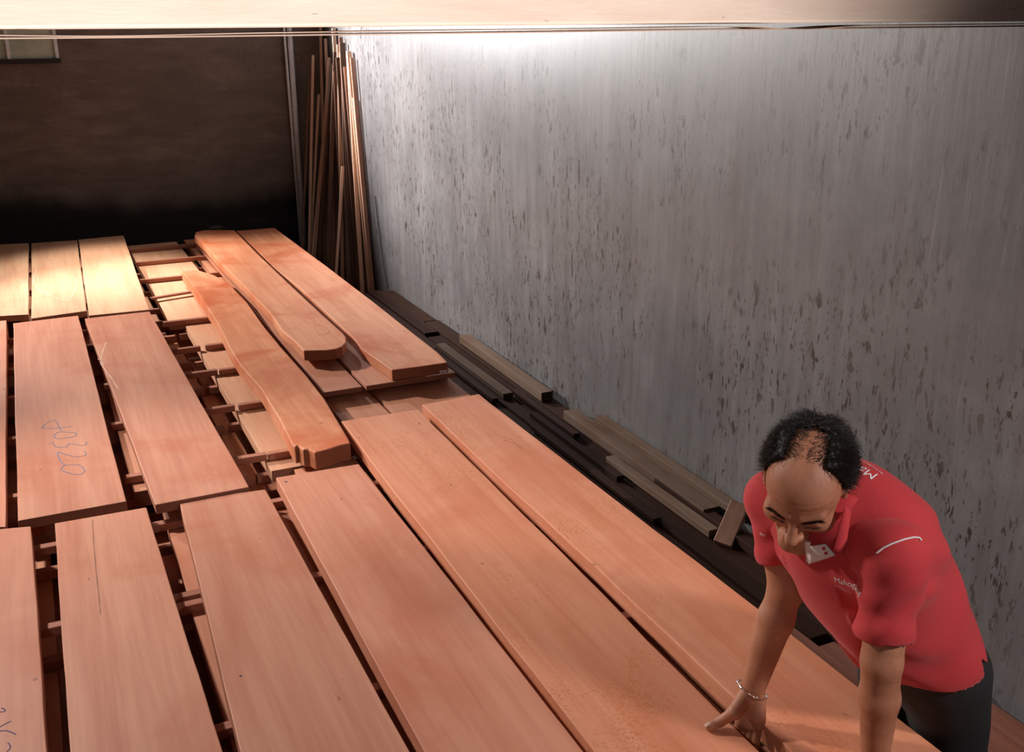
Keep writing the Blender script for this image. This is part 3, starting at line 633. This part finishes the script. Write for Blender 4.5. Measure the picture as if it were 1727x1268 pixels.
def build_right_arm():
    lo = np.minimum.reduce([rsh, rel, rwr, U(1185, 1235, 0)])-.085; hi = np.maximum.reduce([rsh, rel, rwr])+.08
    lo[2] = Z0-.12
    f = Field(lo, hi, .0021)
    f.cone(rsh, rel, .046, .037, .01); fo = nrm(rwr-rel); fx = nrm(hr)
    f.cone(rel, rel+(rwr-rel)*.3, .037, .036, .012); f.cone(rel+(rwr-rel)*.3, rwr, .036, .0235, .015, (fx, 1.08))
    f.ell(rel+nrm(rel-(rsh+rwr)/2)*.012, (.03, .03, .034), None, .02)
    f.cone(rel+(rwr-rel)*.3-fx*.012, rel+(rwr-rel)*.92-fx*.008, .012, .006, .012)
    # palm: index side to little-finger side
    mi = R(1249, 1216, 2.425); mm = R(1259, 1221, 2.425); mr_ = R(1269, 1224, 2.42); mp = R(1279, 1223, 2.41)
    cw = R(1267, 1178, 2.40)
    for m_, r_, o in ((mi, .0125, -.014), (mm, .013, -.005), (mr_, .0125, .005), (mp, .0125, .013)):
        f.cone(cw+fx*o, m_, .0165, r_, .010)
    f.cone(R(1280, 1186, 2.40), R(1281, 1214, 2.40), .012, .012, .012)     # heel on the little-finger side
    f.cone(R(1253, 1180, 2.385), R(1240, 1200, 2.378), .0165, .0165, .010)    # ball of the thumb
    tt = U(1196, 1226, .009); ti = U(1214, 1217, .017); tm = R(1238, 1202, 2.372)
    finger(f, [tm, ti, tt], [.0145, .0105, .0085], .006)
    f.ell(ti*.35+tt*.65, (.0112, .0105, .009), None, .004)
    dn = np.array([0, 0, -1.]); ux = np.array([-1., -.12, 0])
    for m_, r_, l1, l2, sp_ in ((mi, .0098, .038, .024, .004), (mm, .0098, .040, .026, .0), (mr_, .0094, .036, .024, -.002), (mp, .0085, .028, .02, -.004)):
        p1 = m_+dn*l1+np.array([-.002, sp_, 0])+ux*.006
        p1[2] = min(p1[2], Z0-.052)
        p2 = p1+ux*l2*.9+dn*.012; p3 = p2+ux*.016+np.array([0, 0, .004])
        finger(f, [m_, p1, p2, p3], [r_*1.12, r_, r_*.93, r_*.82])
    # palm creases
    V, F = f.nets(); return V, F, (tt, ti)
def build_left_arm():
    hand = U(1478, 1345, .03)
    lo = np.minimum.reduce([lsh, lel, lwr, hand])-.12; hi = np.maximum.reduce([lsh, lel, lwr, hand])+.08; lo[2] = Z0-.01
    f = Field(lo, hi, .0023); wr = lwr.copy()
    f.cone(lsh, lel, .046, .037, .01); f.cone(lel, lel+(wr-lel)*.35, .037, .036, .012); f.cone(lel+(wr-lel)*.35, wr, .036, .0245, .015, (hr, 1.05))
    f.cone(lel+(wr-lel)*.15+hr*.008, lel+(wr-lel)*.7+hr*.004, .016, .010, .015)
    z_ = lambda p_, zz: np.array([p_[0], p_[1], Z0+zz])
    w2 = z_(wr, max(wr[2]-Z0-.02, .03)); f.cone(wr, w2, .027, .024, .01)
    dirf = nrm(np.array([-.9, -.35, 0])); sd = np.array([-dirf[1], dirf[0], 0])
    ks = []
    for i, o in enumerate((-.032, -.011, .011, .031)):
        k_ = z_(wr+dirf*(.075-.006*abs(i-1))+sd*o, .022); f.cone(w2+sd*o*.5, k_, .018, .012, .010); l_ = (.036, .042, .04, .03)[i]
        finger(f, [k_, z_(k_+dirf*l_+sd*o*.15, .026), z_(k_+dirf*l_*1.6+sd*o*.2, .014), z_(k_+dirf*l_*2.05+sd*o*.2, .0085)], [.0105, .0095, .0088, .0078])
    f.cone(w2+sd*.015, z_(wr+dirf*.03+sd*.045, .02), .017, .013, .01)
    finger(f, [z_(wr+dirf*.03+sd*.045, .02), z_(wr+dirf*.06+sd*.062, .014), z_(wr+dirf*.085+sd*.07, .0095)], [.0125, .0105, .0088])
    return f.nets()
def torso_field(grow, h_, legs=False):
    lo = np.minimum.reduce([pel, rsh, lsh, nb])-.25; hi = np.maximum.reduce([pel, rsh, lsh, nb])+.25
    f = Field(lo, hi, h_); g = grow
    f.ell(T(0, -.005, LT*.70), (.165+g, .10+g, .19+g), TB, .04)
    f.ell(T(0, .0, LT*.30), (.14+g, .112+g, .20+g), TB, .05)
    f.ell(T(0, .0, .0), (.14+g, .10+g, .13+g), TB, .05)
    f.cone(T(-.1, .02, LT*.86), T(.1, .02, LT*.86), .062+g, .062+g, .05)
    f.cone(T(-.06, .03, LT*.93), nb, .05+g, .045+g, .05); f.cone(T(.06, .03, LT*.93), nb, .05+g, .045+g, .05)
    return f
head = build_head()
ra_V, ra_F, (thumb_tip, thumb_ip) = build_right_arm()
la = build_left_arm()
tf = torso_field(-.022, .006); tf.cone(nb, h(0, -.03, -.06), .05, .05, .03)
tf.cone(T(-.1, 0, LT*.85), rsh, .05, .045, .03); tf.cone(T(.1, 0, LT*.85), lsh, .05, .045, .03)
tv = tf.nets()
root = bpy.data.objects.new('person', None); COL.objects.link(root); root.location = (1.80, 1.45, 0); root.empty_display_size = .2
tag(root, 'man in a red polo shirt leaning over the boards with one hand gripping an edge', 'person')
bpy.context.view_layer.update()
bv, bf = join([head, (smooth_mesh(ra_V, ra_F, 1), ra_F), la, tv])
body = mesh('body', bv, [tuple(q_) for q_ in bf.tolist()], M_skin, root, True)
# --- thumbnail, lips, eyes
d_ = nrm(thumb_tip-thumb_ip); up_ = nrm(np.array([0, 0, 1.])-d_*d_[2]); sd_ = np.cross(d_, up_); V = []; F = []
up_ = nrm(up_+sd_*.25*(1 if (sd_@hr) < 0 else -1)); sd_ = np.cross(d_, up_)
for i in range(6):
    for j in range(6):
        u_ = -1+2*i/5; w_ = -1+2*j/5
        V.append(thumb_tip+d_*(.001+.0075*u_)+sd_*(.0066*w_*(1-.1*u_*u_))+up_*(.0098-.0028*w_*w_-.0012*max(u_, 0)))
for i in range(5):
    for j in range(5): F.append((i*6+j, i*6+j+1, i*6+j+7, i*6+j+6))
o = mesh('fingernail', V, F, M_nail, root, True); m_ = o.modifiers.new('thick', 'SOLIDIFY'); m_.thickness = .001
def sphere(c_, r_, n=14):
    V = []; F = []
    for i in range(n+1):
        for j in range(2*n):
            a_ = math.pi*i/n; b_ = math.pi*j/n; V.append(np.array(c_)+r_*(HX*math.sin(a_)*math.cos(b_)+HF*math.sin(a_)*math.sin(b_)+HU*math.cos(a_)))
    for i in range(n):
        for j in range(2*n): F.append((i*2*n+j, i*2*n+(j+1) % (2*n), (i+1)*2*n+(j+1) % (2*n), (i+1)*2*n+j))
    return V, F
for s_ in (-1, 1):
    vs, fs = sphere(h(s_*.031, .0722, -.0130), .0115); mesh('eye', vs, fs, M_eye, root, True)
# --- hair and brows: many fine strands over a thin cap
def strand(V, F, pts, w, nv):
    base = len(V); n = len(pts)
    for i, p_ in enumerate(pts):
        t = nrm(pts[min(i+1, n-1)]-pts[max(i-1, 0)]); s_ = nrm(np.cross(t, nv)); ww = w*(1-.75*i/(n-1)); V += [p_+s_*ww/2, p_-s_*ww/2, p_+nv*ww*.5]
    for i in range(n-1):
        for k_ in range(3): a_ = base+i*3+k_; b_ = base+i*3+(k_+1) % 3; F.append((a_, b_, b_+3, a_+3))
def hair_amount(d):               # d: direction in the head's own axes
    x, y, z = d
    side = abs(x)
    line = .52-.55*z if side > .5 else .30-.4*z    # how far forward hair reaches
    if z < -.24 and y > -.22: return 0
    if z < -.75: return 0
    if side > .48:
        lim = .50 if z > .1 else .30
        return 1.0 if y < lim else 0
    fr = .42                     # thinning top
    if y > fr+.08: return 0
    top = 1-np.clip(side/.48, 0, 1)
    if y < -.35: return 1.0
    return float(np.clip(1-top*1.05, .22, 1)) if y > -.05 else float(np.clip(1-top*.5, .45, 1))
def skull(d):
    d = nrm(d); A = np.array([.0725, .092, .082]); r_ = 1/math.sqrt(((d/A)**2).sum()); p_ = np.array([0, -.018, .03])+d*r_
    q_ = np.array([0, .028, .028]); B = np.array([.066, .062, .064])
    # push out to the front ellipsoid when it lies further out
    o_ = np.array([0, -.018, .03]); a_ = ((d/B)**2).sum(); b2 = 2*((o_-q_)*d/B**2).sum(); c_ = (((o_-q_)/B)**2).sum()-1; disc = b2*b2-4*a_*c_
    if disc > 0:
        t = (-b2+math.sqrt(disc))/(2*a_)
        if t > r_: p_ = o_+d*t
    return p_
HV = []; HFc = []; g = 0
for i in range(15000):
    d = nrm(rng.normal(size=3)); a_ = hair_amount(d)
    if rng.random() > a_: continue
    p0 = skull(d)+d*.0005
    side = 1 if d[0] > 0 else -1
    flow = np.array([side*.55, -.55, -.55 if abs(d[0]) > .35 else .1])+rng.normal(size=3)*.38
    flow = flow-d*(flow@d); flow = nrm(flow)
    ln = (.030 if abs(d[0]) > .42 or d[1] < -.3 else .020)*rng.uniform(.7, 1.3); lift = rng.uniform(.15, .5) if a_ > .8 else .12
    if a_ < .5: ln *= .7
    pts = []
    for k_ in range(5):
        t = k_/4; q_ = p0+flow*ln*t+d*(ln*lift*math.sin(t*2.2)+ (.004 if a_ > .8 else 0)*t)+np.array([math.sin(t*5+i), math.cos(t*4+i*2), math.sin(t*6+i*3)])*.0011*t
        dd = q_-np.array([0, -.018, .03]); rr = np.linalg.norm(dd); sk = np.linalg.norm(skull(dd)-np.array([0, -.018, .03]))
        if rr < sk+.0006: q_ = np.array([0, -.018, .03])+dd/rr*(sk+.0006+.001*t)
        pts.append(h(*q_))
    strand(HV, HFc, pts, .0011 if a_ > .8 else .0007, nrm(HX*d[0]+HF*d[1]+HU*d[2])); g += 1
for i in range(90):               # stray curls at the sides
    d = nrm(np.array([-.75+rng.normal()*.15, -.15+rng.normal()*.4, .5+rng.normal()*.35])) if i < 70 else nrm(np.array([.8, -.2+rng.normal()*.3, .3+rng.normal()*.3]))
    p0 = skull(d)+d*.006; ax1 = nrm(np.cross(d, rng.normal(size=3))); ax2 = np.cross(d, ax1); pts = []
    R_ = rng.uniform(.004, .009)
    for k_ in range(8):
        t = k_/7; pts.append(h(*(p0+d*t*.016+R_*(ax1*math.sin(t*4)+ax2*(1-math.cos(t*4))))))
    strand(HV, HFc, pts, .0006, nrm(HX*d[0]+HF*d[1]+HU*d[2]))
hair = mesh('hair', HV, HFc, M_hair, root)
# dense cap under the strands at the sides and back
CV = []; CF = []; nth, nph = 70, 120; grid = {}
for i in range(nth+1):
    for j in range(nph):
        th_ = math.pi*i/nth; ph_ = 2*math.pi*j/nph; d = np.array([math.sin(th_)*math.cos(ph_), math.sin(th_)*math.sin(ph_), math.cos(th_)])
        grid[i, j] = len(CV); lump = .0025+.0014*math.sin(9*d[0]+7*d[2])+.0016*math.sin(23*d[1]+17*d[0]+3)+.001*math.sin(41*d[2]+31*d[1])
        p_ = skull(d)+d*(lump+(.003 if abs(d[0]) > .55 else .001)); CV.append(h(*p_))
for i in range(nth):
    for j in range(nph):
        th_ = math.pi*(i+.5)/nth; ph_ = 2*math.pi*(j+.5)/nph; d = np.array([math.sin(th_)*math.cos(ph_), math.sin(th_)*math.sin(ph_), math.cos(th_)])
        if hair_amount(d) >= .93 and hair_amount(nrm(d+np.array([0, .07, 0]))) > .6: CF.append((grid[i, j], grid[i+1, j], grid[i+1, (j+1) % nph], grid[i, (j+1) % nph]))
cap_ = mesh('hair_base', CV, CF, M_hair, hair, True); m_ = cap_.modifiers.new('thick', 'SOLIDIFY'); m_.thickness = .006; m_.offset = -1
bvh_body = BVHTree.FromPolygons([Vector(v_) for v_ in head[0]], head[1].tolist())
for s_, nm_ in ((-1, 'eyebrow'), (1, 'eyebrow')):
    V = []; F = []
    for i in range(260):
        t = rng.random(); x_ = s_*(.013+.037*t); z_ = .0045+.011*math.sin(t*2.0)-.004*t+rng.normal()*.0021*(1.15-t*.6)
        hit = bvh_body.ray_cast(Vector(h(x_, .14, z_)), Vector(-HF))
        if hit[0] is None: continue
        p_ = np.array(hit[0]); n_ = np.array(hit[1]); n_ = n_ if n_@HF > 0 else -n_; fl = nrm(HX*s_*1.0+HU*(.35-.5*t)+n_*.12+rng.normal(size=3)*.15)
        strand(V, F, [p_+n_*.0002, p_+fl*.0045+n_*.0014, p_+fl*.008+n_*.0012], .0006, n_)
    mesh(nm_, V, F, M_hair, root)
    V = []; F = []
    for i in range(70):
        t = rng.random(); x_ = s_*(.017+.029*t); z_ = -.0155-.0035*math.sin(t*3.1)+rng.normal()*.0004
        hit = bvh_body.ray_cast(Vector(h(x_, .14, z_)), Vector(-HF))
        if hit[0] is None: continue
        p_ = np.array(hit[0]); strand(V, F, [p_+HF*.0003, p_+HF*.002-HU*.001, p_+HF*.0035-HU*.0015], .0007, HF)
    mesh('eyelashes', V, F, M_hair, root)
# --- polo shirt
sf = torso_field(.006, .0042)
rhem = R(1318, 940, 2.285); lhem = R(1491, 1066, 2.095)
sf.cone(T(-.12, .01, LT*.86), rsh, .066, .054, .05); sf.cone(T(.12, .01, LT*.86), lsh, .070, .056, .06)
slv = Field(np.minimum.reduce([rsh, lsh, rhem, lhem])-.16, np.maximum.reduce([rsh, lsh, rhem, lhem])+.14, .0042)
for J, H_, r0_, r1_ in ((rsh, rhem, .056, .053), (lsh, lhem, .060, .052)): slv.cone(J-nrm(H_-J)*.0, H_+(H_-J)*.3, r0_, r1_, .01); slv.cone(J, J+nrm(Msh-J)*.05, r0_, r0_, .03)
sf.ell(T(.02, .078, LT*.84), (.135, .08, .15), TB, .06); sf.ell(T(.0, .055, LT*.42), (.13, .085, .18), TB, .06)       # rounded upper back
sf.ell(T(0, -.04, LT*.46), (.13, .078, .19), TB, .05)       # cloth hanging below the chest
def folds(P_):
    q_ = P_-pel; a_ = q_@ax_a; n_ = q_@ax_n; s_ = q_@ax_s
    w = .0032*np.sin(38*s_+26*a_+3*np.sin(9*a_+12*n_))*np.exp(-((s_-.10)/.14)**2)
    w += .0045*np.sin(60*n_+35*s_+2.5*np.sin(14*a_))*np.exp(-((s_-LT*.78)/.07)**2)*(np.abs(a_) > .07)
    w += .002*np.sin(24*a_-18*s_)
    for J, H_, ph, am in ((lsh, lhem, 0, .0042), (rsh, rhem, 1.5, .0030)):
        dd = nrm(H_-J); e_ = P_-J; t = e_@dd; r_ = np.linalg.norm(e_-t[..., None]*dd, axis=-1)
        w += am*np.sin(95*t+22*(e_@hr)+ph+2*np.sin(30*(e_@hr)))*np.exp(-((t-.07)/.05)**2)*np.exp(-(r_/.085)**2)
    return w
sf.ripple(folds); slv.ripple(folds)
LVs, LFs = slv.nets(); LVs = smooth_mesh(LVs, LFs, 2)
SV, SF = sf.nets()
SV = smooth_mesh(SV, SF, 2)
fc = SV[SF].mean(1)
keep = np.ones(len(SF), bool)
fl_ = LVs[LFs].mean(1); kl = np.ones(len(LFs), bool)
for J, H_, r_ in ((rsh, rhem, .11), (lsh, lhem, .11)):
    dd = nrm(H_-J); t = (fl_-H_)@dd; rad = np.linalg.norm((fl_-H_)-t[:, None]*dd, axis=1); kl &= ~((t > .004*np.sin(fl_@hr*60)) & (rad < r_))
q_ = fc-pel; a_ = q_@ax_a; n_ = q_@ax_n; s_ = q_@ax_s
hem_lv = -.02-.45*n_+.012*np.sin(30*a_)
slit = (np.abs(n_-.035-.0*s_) < (hem_lv+.05-s_)*.35) & (s_ < hem_lv+.05) & (a_ > 0)
keep &= (s_ > hem_lv) & ~(slit)
hn = nrm(h(0, -.03, -.05)-nb); t = (fc-nb)@hn; rad = np.linalg.norm((fc-nb)-t[:, None]*hn, axis=1); keep &= ~((t > .012) & (rad < .1))
SV2, SF2 = join([compact(SV, SF[keep]), compact(LVs, LFs[kl])])
shirt = mesh('polo_shirt', SV2, [tuple(x) for x in SF2.tolist()], M_shirt, root, True)
m_ = shirt.modifiers.new('thick', 'SOLIDIFY'); m_.thickness = .003; m_.offset = -1
bvh_s = BVHTree.FromPolygons([Vector(v_) for v_ in SV2], SF2.tolist())
def on_shirt(px, py, off=.0015):
    d = nrm(ray(px, py)); hit = bvh_s.ray_cast(Vector(CP), Vector(d))
    if hit[0] is None: return None
    n_ = np.array(hit[1]); n_ = n_ if n_@d < 0 else -n_
    return np.array(hit[0])+n_*off, n_
def snap(p_, n_, off=.0012):
    hit = bvh_s.ray_cast(Vector(p_+n_*.03), Vector(-n_))
    if hit[0] is None or np.linalg.norm(np.array(hit[0])-p_) > .05: return p_
    return np.array(hit[0])+n_*off
def shirt_text(name, txt, px, py, dx, dy, size, shear=0, spacing=1.0, sub=None):
    """lettering stitched on the cloth: anchored at a point of the cloth, its line running towards a second one"""
    A = on_shirt(px, py); B = on_shirt(px+dx, py+dy)
    if A is None: print('no cloth at', name); return
    B = B or A
    n_ = nrm(A[1]*2+(B[1] if np.linalg.norm(B[0]-A[0]) < .06 else 0)); d1 = nrm(ray(px+dx, py+dy)-ray(px, py)); dv = nrm(ray(px, py)); e1 = nrm(d1-dv*((d1@n_)/(dv@n_))); e1 = nrm(e1-n_*(e1@n_)); e2 = np.cross(n_, e1)
    cu_ = bpy.data.curves.new(name, 'FONT'); cu_.body = txt; cu_.size = size; cu_.shear = shear; cu_.space_character = spacing; cu_.resolution_u = 3; cu_.offset = 0
    to = bpy.data.objects.new(name, cu_); COL.objects.link(to); dg = bpy.context.evaluated_depsgraph_get(); me = bpy.data.meshes.new_from_object(to.evaluated_get(dg)); bpy.data.objects.remove(to)
    bm = bmesh.new(); bm.from_mesh(me); bmesh.ops.triangulate(bm, faces=bm.faces[:])
    bmesh.ops.subdivide_edges(bm, edges=[e_ for e_ in bm.edges if e_.calc_length() > size*.25], cuts=2)
    for v_ in bm.verts:
        v_.co = Vector(snap(A[0]+e1*v_.co.x+e2*v_.co.y, n_))
    bm.to_mesh(me); bm.free(); o_ = link(name, me, M_thread, shirt); return o_, A[0], e1, e2, n_
def shirt_line(name, P_, w, mat=None, smooth_n=0):
    pts = []
    for i in range(len(P_)-1):
        for t in np.linspace(0, 1, 8)[:-1]: pts.append(np.array(P_[i])*(1-t)+np.array(P_[i+1])*t)
    pts.append(np.array(P_[-1])); pp = [on_shirt(*q_) for q_ in pts]; pp = [x[0] for x in pp if x is not None]
    if len(pp) < 3: return
    vs, fs = tube_pts(pp, w, 6); return mesh(name, vs, fs, mat or M_thread, shirt, True)
shirt_text('chest_lettering', 'Mahogany', 1408, 980, 30, 11, .0175, .15, 1.0)
shirt_text('chest_small_lettering', 'woodenfurniture', 1408, 987, 34, 13, .0055, 0, 1.0)
shirt_text('back_lettering', 'Mahogany', 1482, 802, -30, -17, .030, .15)
shirt_text('back_small_lettering', 'the wooden furniture people', 1490, 800, -30, -20, .008, 0)
shirt_text('sleeve_lettering', 'sri', 1281, 900, 9, 6, .014, .2)
shirt_line('sleeve_piping', [(1479, 933), (1490, 924), (1505, 917), (1525, 910), (1541, 906.5), (1550, 907.5), (1553, 912)], .0018)
def cloth_patch(name, outer, mat, parent, th=.003, nsub=10):
    """a quad patch of cloth bulging a little, corners in 3-D a,b,c,d"""
    a_, b_, c_, d_ = [np.array(x) for x in outer[:4]]; bulge = outer[4]; V = []; F = []
    for i in range(nsub+1):
        for j in range(nsub+1):
            u_ = i/nsub; w_ = j/nsub; p_ = (a_*(1-u_)+b_*u_)*(1-w_)+(d_*(1-u_)+c_*u_)*w_; V.append(p_+np.array(bulge)*math.sin(math.pi*w_)*.8*(1)+np.array(bulge)*.4*math.sin(math.pi*u_))
    for i in range(nsub):
        for j in range(nsub): k_ = i*(nsub+1)+j; F.append((k_, k_+1, k_+nsub+2, k_+nsub+1))
    o_ = mesh(name, V, F, mat, parent, True); m2 = o_.modifiers.new('thick', 'SOLIDIFY'); m2.thickness = th; return o_
# collar: a band round the neck and a fallen leaf at each side
hn = nrm(h(0, -.035, -.05)-nb); cx_ = nrm(ax_a-hn*(ax_a@hn)); cy_ = np.cross(hn, cx_)
V = []; F = []; nseg = 48
for i in range(nseg+1):
    an = 2*math.pi*i/nseg*.93+math.radians(-90+12)
    c_ = nb+hn*.0; r_ = .066+.004*math.cos(an)
    ra_ = cx_*math.cos(an)+cy_*math.sin(an)
    for rr, hh in ((-.006, -.012), (-.004, .008), (.0, .020), (.008, .016), (.016, -.002), (.022, -.018)):
        V.append(c_+ra_*(r_+rr)+hn*hh)
for i in range(nseg):
    for k_ in range(5): a0 = i*6+k_; F.append((a0, a0+1, a0+7, a0+6))
col_ = mesh('collar', V, F, M_shirt, shirt, True); m_ = col_.modifiers.new('thick', 'SOLIDIFY'); m_.thickness = .003
def lift(px, py, off): r_ = on_shirt(px, py, off); return r_[0] if r_ else R(px, py, 1.95)
# right-hand collar point hanging beside the neck, white placket below the chin
def near_(px, py, off, dflt=2.1):
    r_ = on_shirt(px, py, 0)
    return R(px, py, float(np.linalg.norm(r_[0]-CP))-off) if r_ else R(px, py, dflt)
cl = cloth_patch('collar_point', [near_(1424, 852, .02), near_(1436, 860, .012), near_(1425, 934, .012), near_(1404, 930, .03), -hv*.008], M_shirt, shirt)
pk = cloth_patch('placket', [near_(1367, 921, .02), near_(1392, 917, .015), near_(1408, 937, .012), near_(1363, 952, .012), -hv*.004], M_white, shirt, .002)
pk2 = cloth_patch('placket', [near_(1357, 912, .016), near_(1366, 914, .018), near_(1367, 940, .014), near_(1360, 950, .010), -hv*.001], M_white, shirt, .002)
for q_ in ((1389, 925), (1393, 933)):
    vs, fs = sphere(near_(q_[0], q_[1], .021), .0032, 8); mesh('button', vs, fs, M_shirt, shirt, True)
# --- trousers and shoes
lo = np.array([1.32, .98, .0]); hi = np.array([2.02, 1.80, Z0+.42])
lf = Field(lo, hi, .0055)
lf.ell(T(0, .0, .0), (.140, .104, .125), TB, .03); lf.ell(T(0, 0, .07), (.139, .104, .12), TB, .03); lf.ell(pel+np.array([.03, .02, -.05]), (.088, .12, .12), None, .04)
feet = []
for s_ in (-1, 1):
    hip_ = pel+np.array([.04, .02+s_*.07, -.05]); kn = np.array([1.745, 1.435+s_*.09, .47]); an_ = np.array([1.81, 1.46+s_*.11, .10]); feet.append(an_)
    lf.cone(hip_, kn, .092, .070, .03); lf.cone(kn, an_, .068, .056, .03)
lf.ripple(lambda P_: .003*np.sin(40*P_[..., 2]+25*P_[..., 0]+12*np.sin(9*P_[..., 1]))*np.exp(-((P_[..., 2]-.55)/.2)**2))
LV, LF = lf.nets(); LV = smooth_mesh(LV, LF, 2); fc = LV[LF].mean(1)
LV, LF = compact(LV, LF[(fc[:, 2] > .075) & (((fc-pel)@ax_s) < .13)])
tr = mesh('trousers', LV, [tuple(x) for x in LF.tolist()], M_trouser, root, True); m_ = tr.modifiers.new('thick', 'SOLIDIFY'); m_.thickness = .003; m_.offset = -1
for an_ in feet:
    f = Field(an_-np.array([.24, .08, .12]), an_+np.array([.1, .08, .06]), .004)
    f.cone(an_+np.array([.02, 0, -.02]), an_+np.array([.02, 0, -.06]), .043, .04, .02); f.cone(an_+np.array([.02, 0, -.06]), an_+np.array([-.15, 0, -.068]), .038, .034, .03, ((0, 0, 1), .8))
    f.ell(an_+np.array([-.14, 0, -.068]), (.055, .045, .03), None, .02)
    f.d = np.maximum(f.d, (.002-(f.lo[2]+f.h*np.arange(f.n[2])))[None, None, :].astype(np.float32))
    v_, f_ = f.nets(); sh = mesh('shoe', v_, [tuple(x) for x in f_.tolist()], M_shoe, root, True)
# --- bracelet on the wrist
wd = nrm(rwr-rel); wx = nrm(hr-wd*(hr@wd)); wy = np.cross(wd, wx)
wc = rwr-wd*.004; ring = []
for i in range(40):
    an = 2*math.pi*i/40; ring.append(wc+wx*math.cos(an)*.0335+wy*math.sin(an)*.0292+wd*.006*math.cos(an))
ring += ring[:2]; vs, fs = tube_pts(ring, .0019, 8, False); br = mesh('bracelet', vs, fs, M_steel, root, True)
for an in (math.pi, math.pi*1.27, math.pi*1.6) if (wy@hv) > 0 else (math.pi, math.pi*.73, math.pi*.4):
    c_ = wc+wx*math.cos(an)*.0338+wy*math.sin(an)*.0296+wd*.006*math.cos(an); tdir = nrm(-wx*math.sin(an)+wy*math.cos(an)*.88)
    vs, fs = tube_pts([c_-tdir*.007, c_-tdir*.005, c_+tdir*.005, c_+tdir*.007], [.0018, .0034, .0034, .0018], 10); mesh('bead', vs, fs, M_steel, br, True)
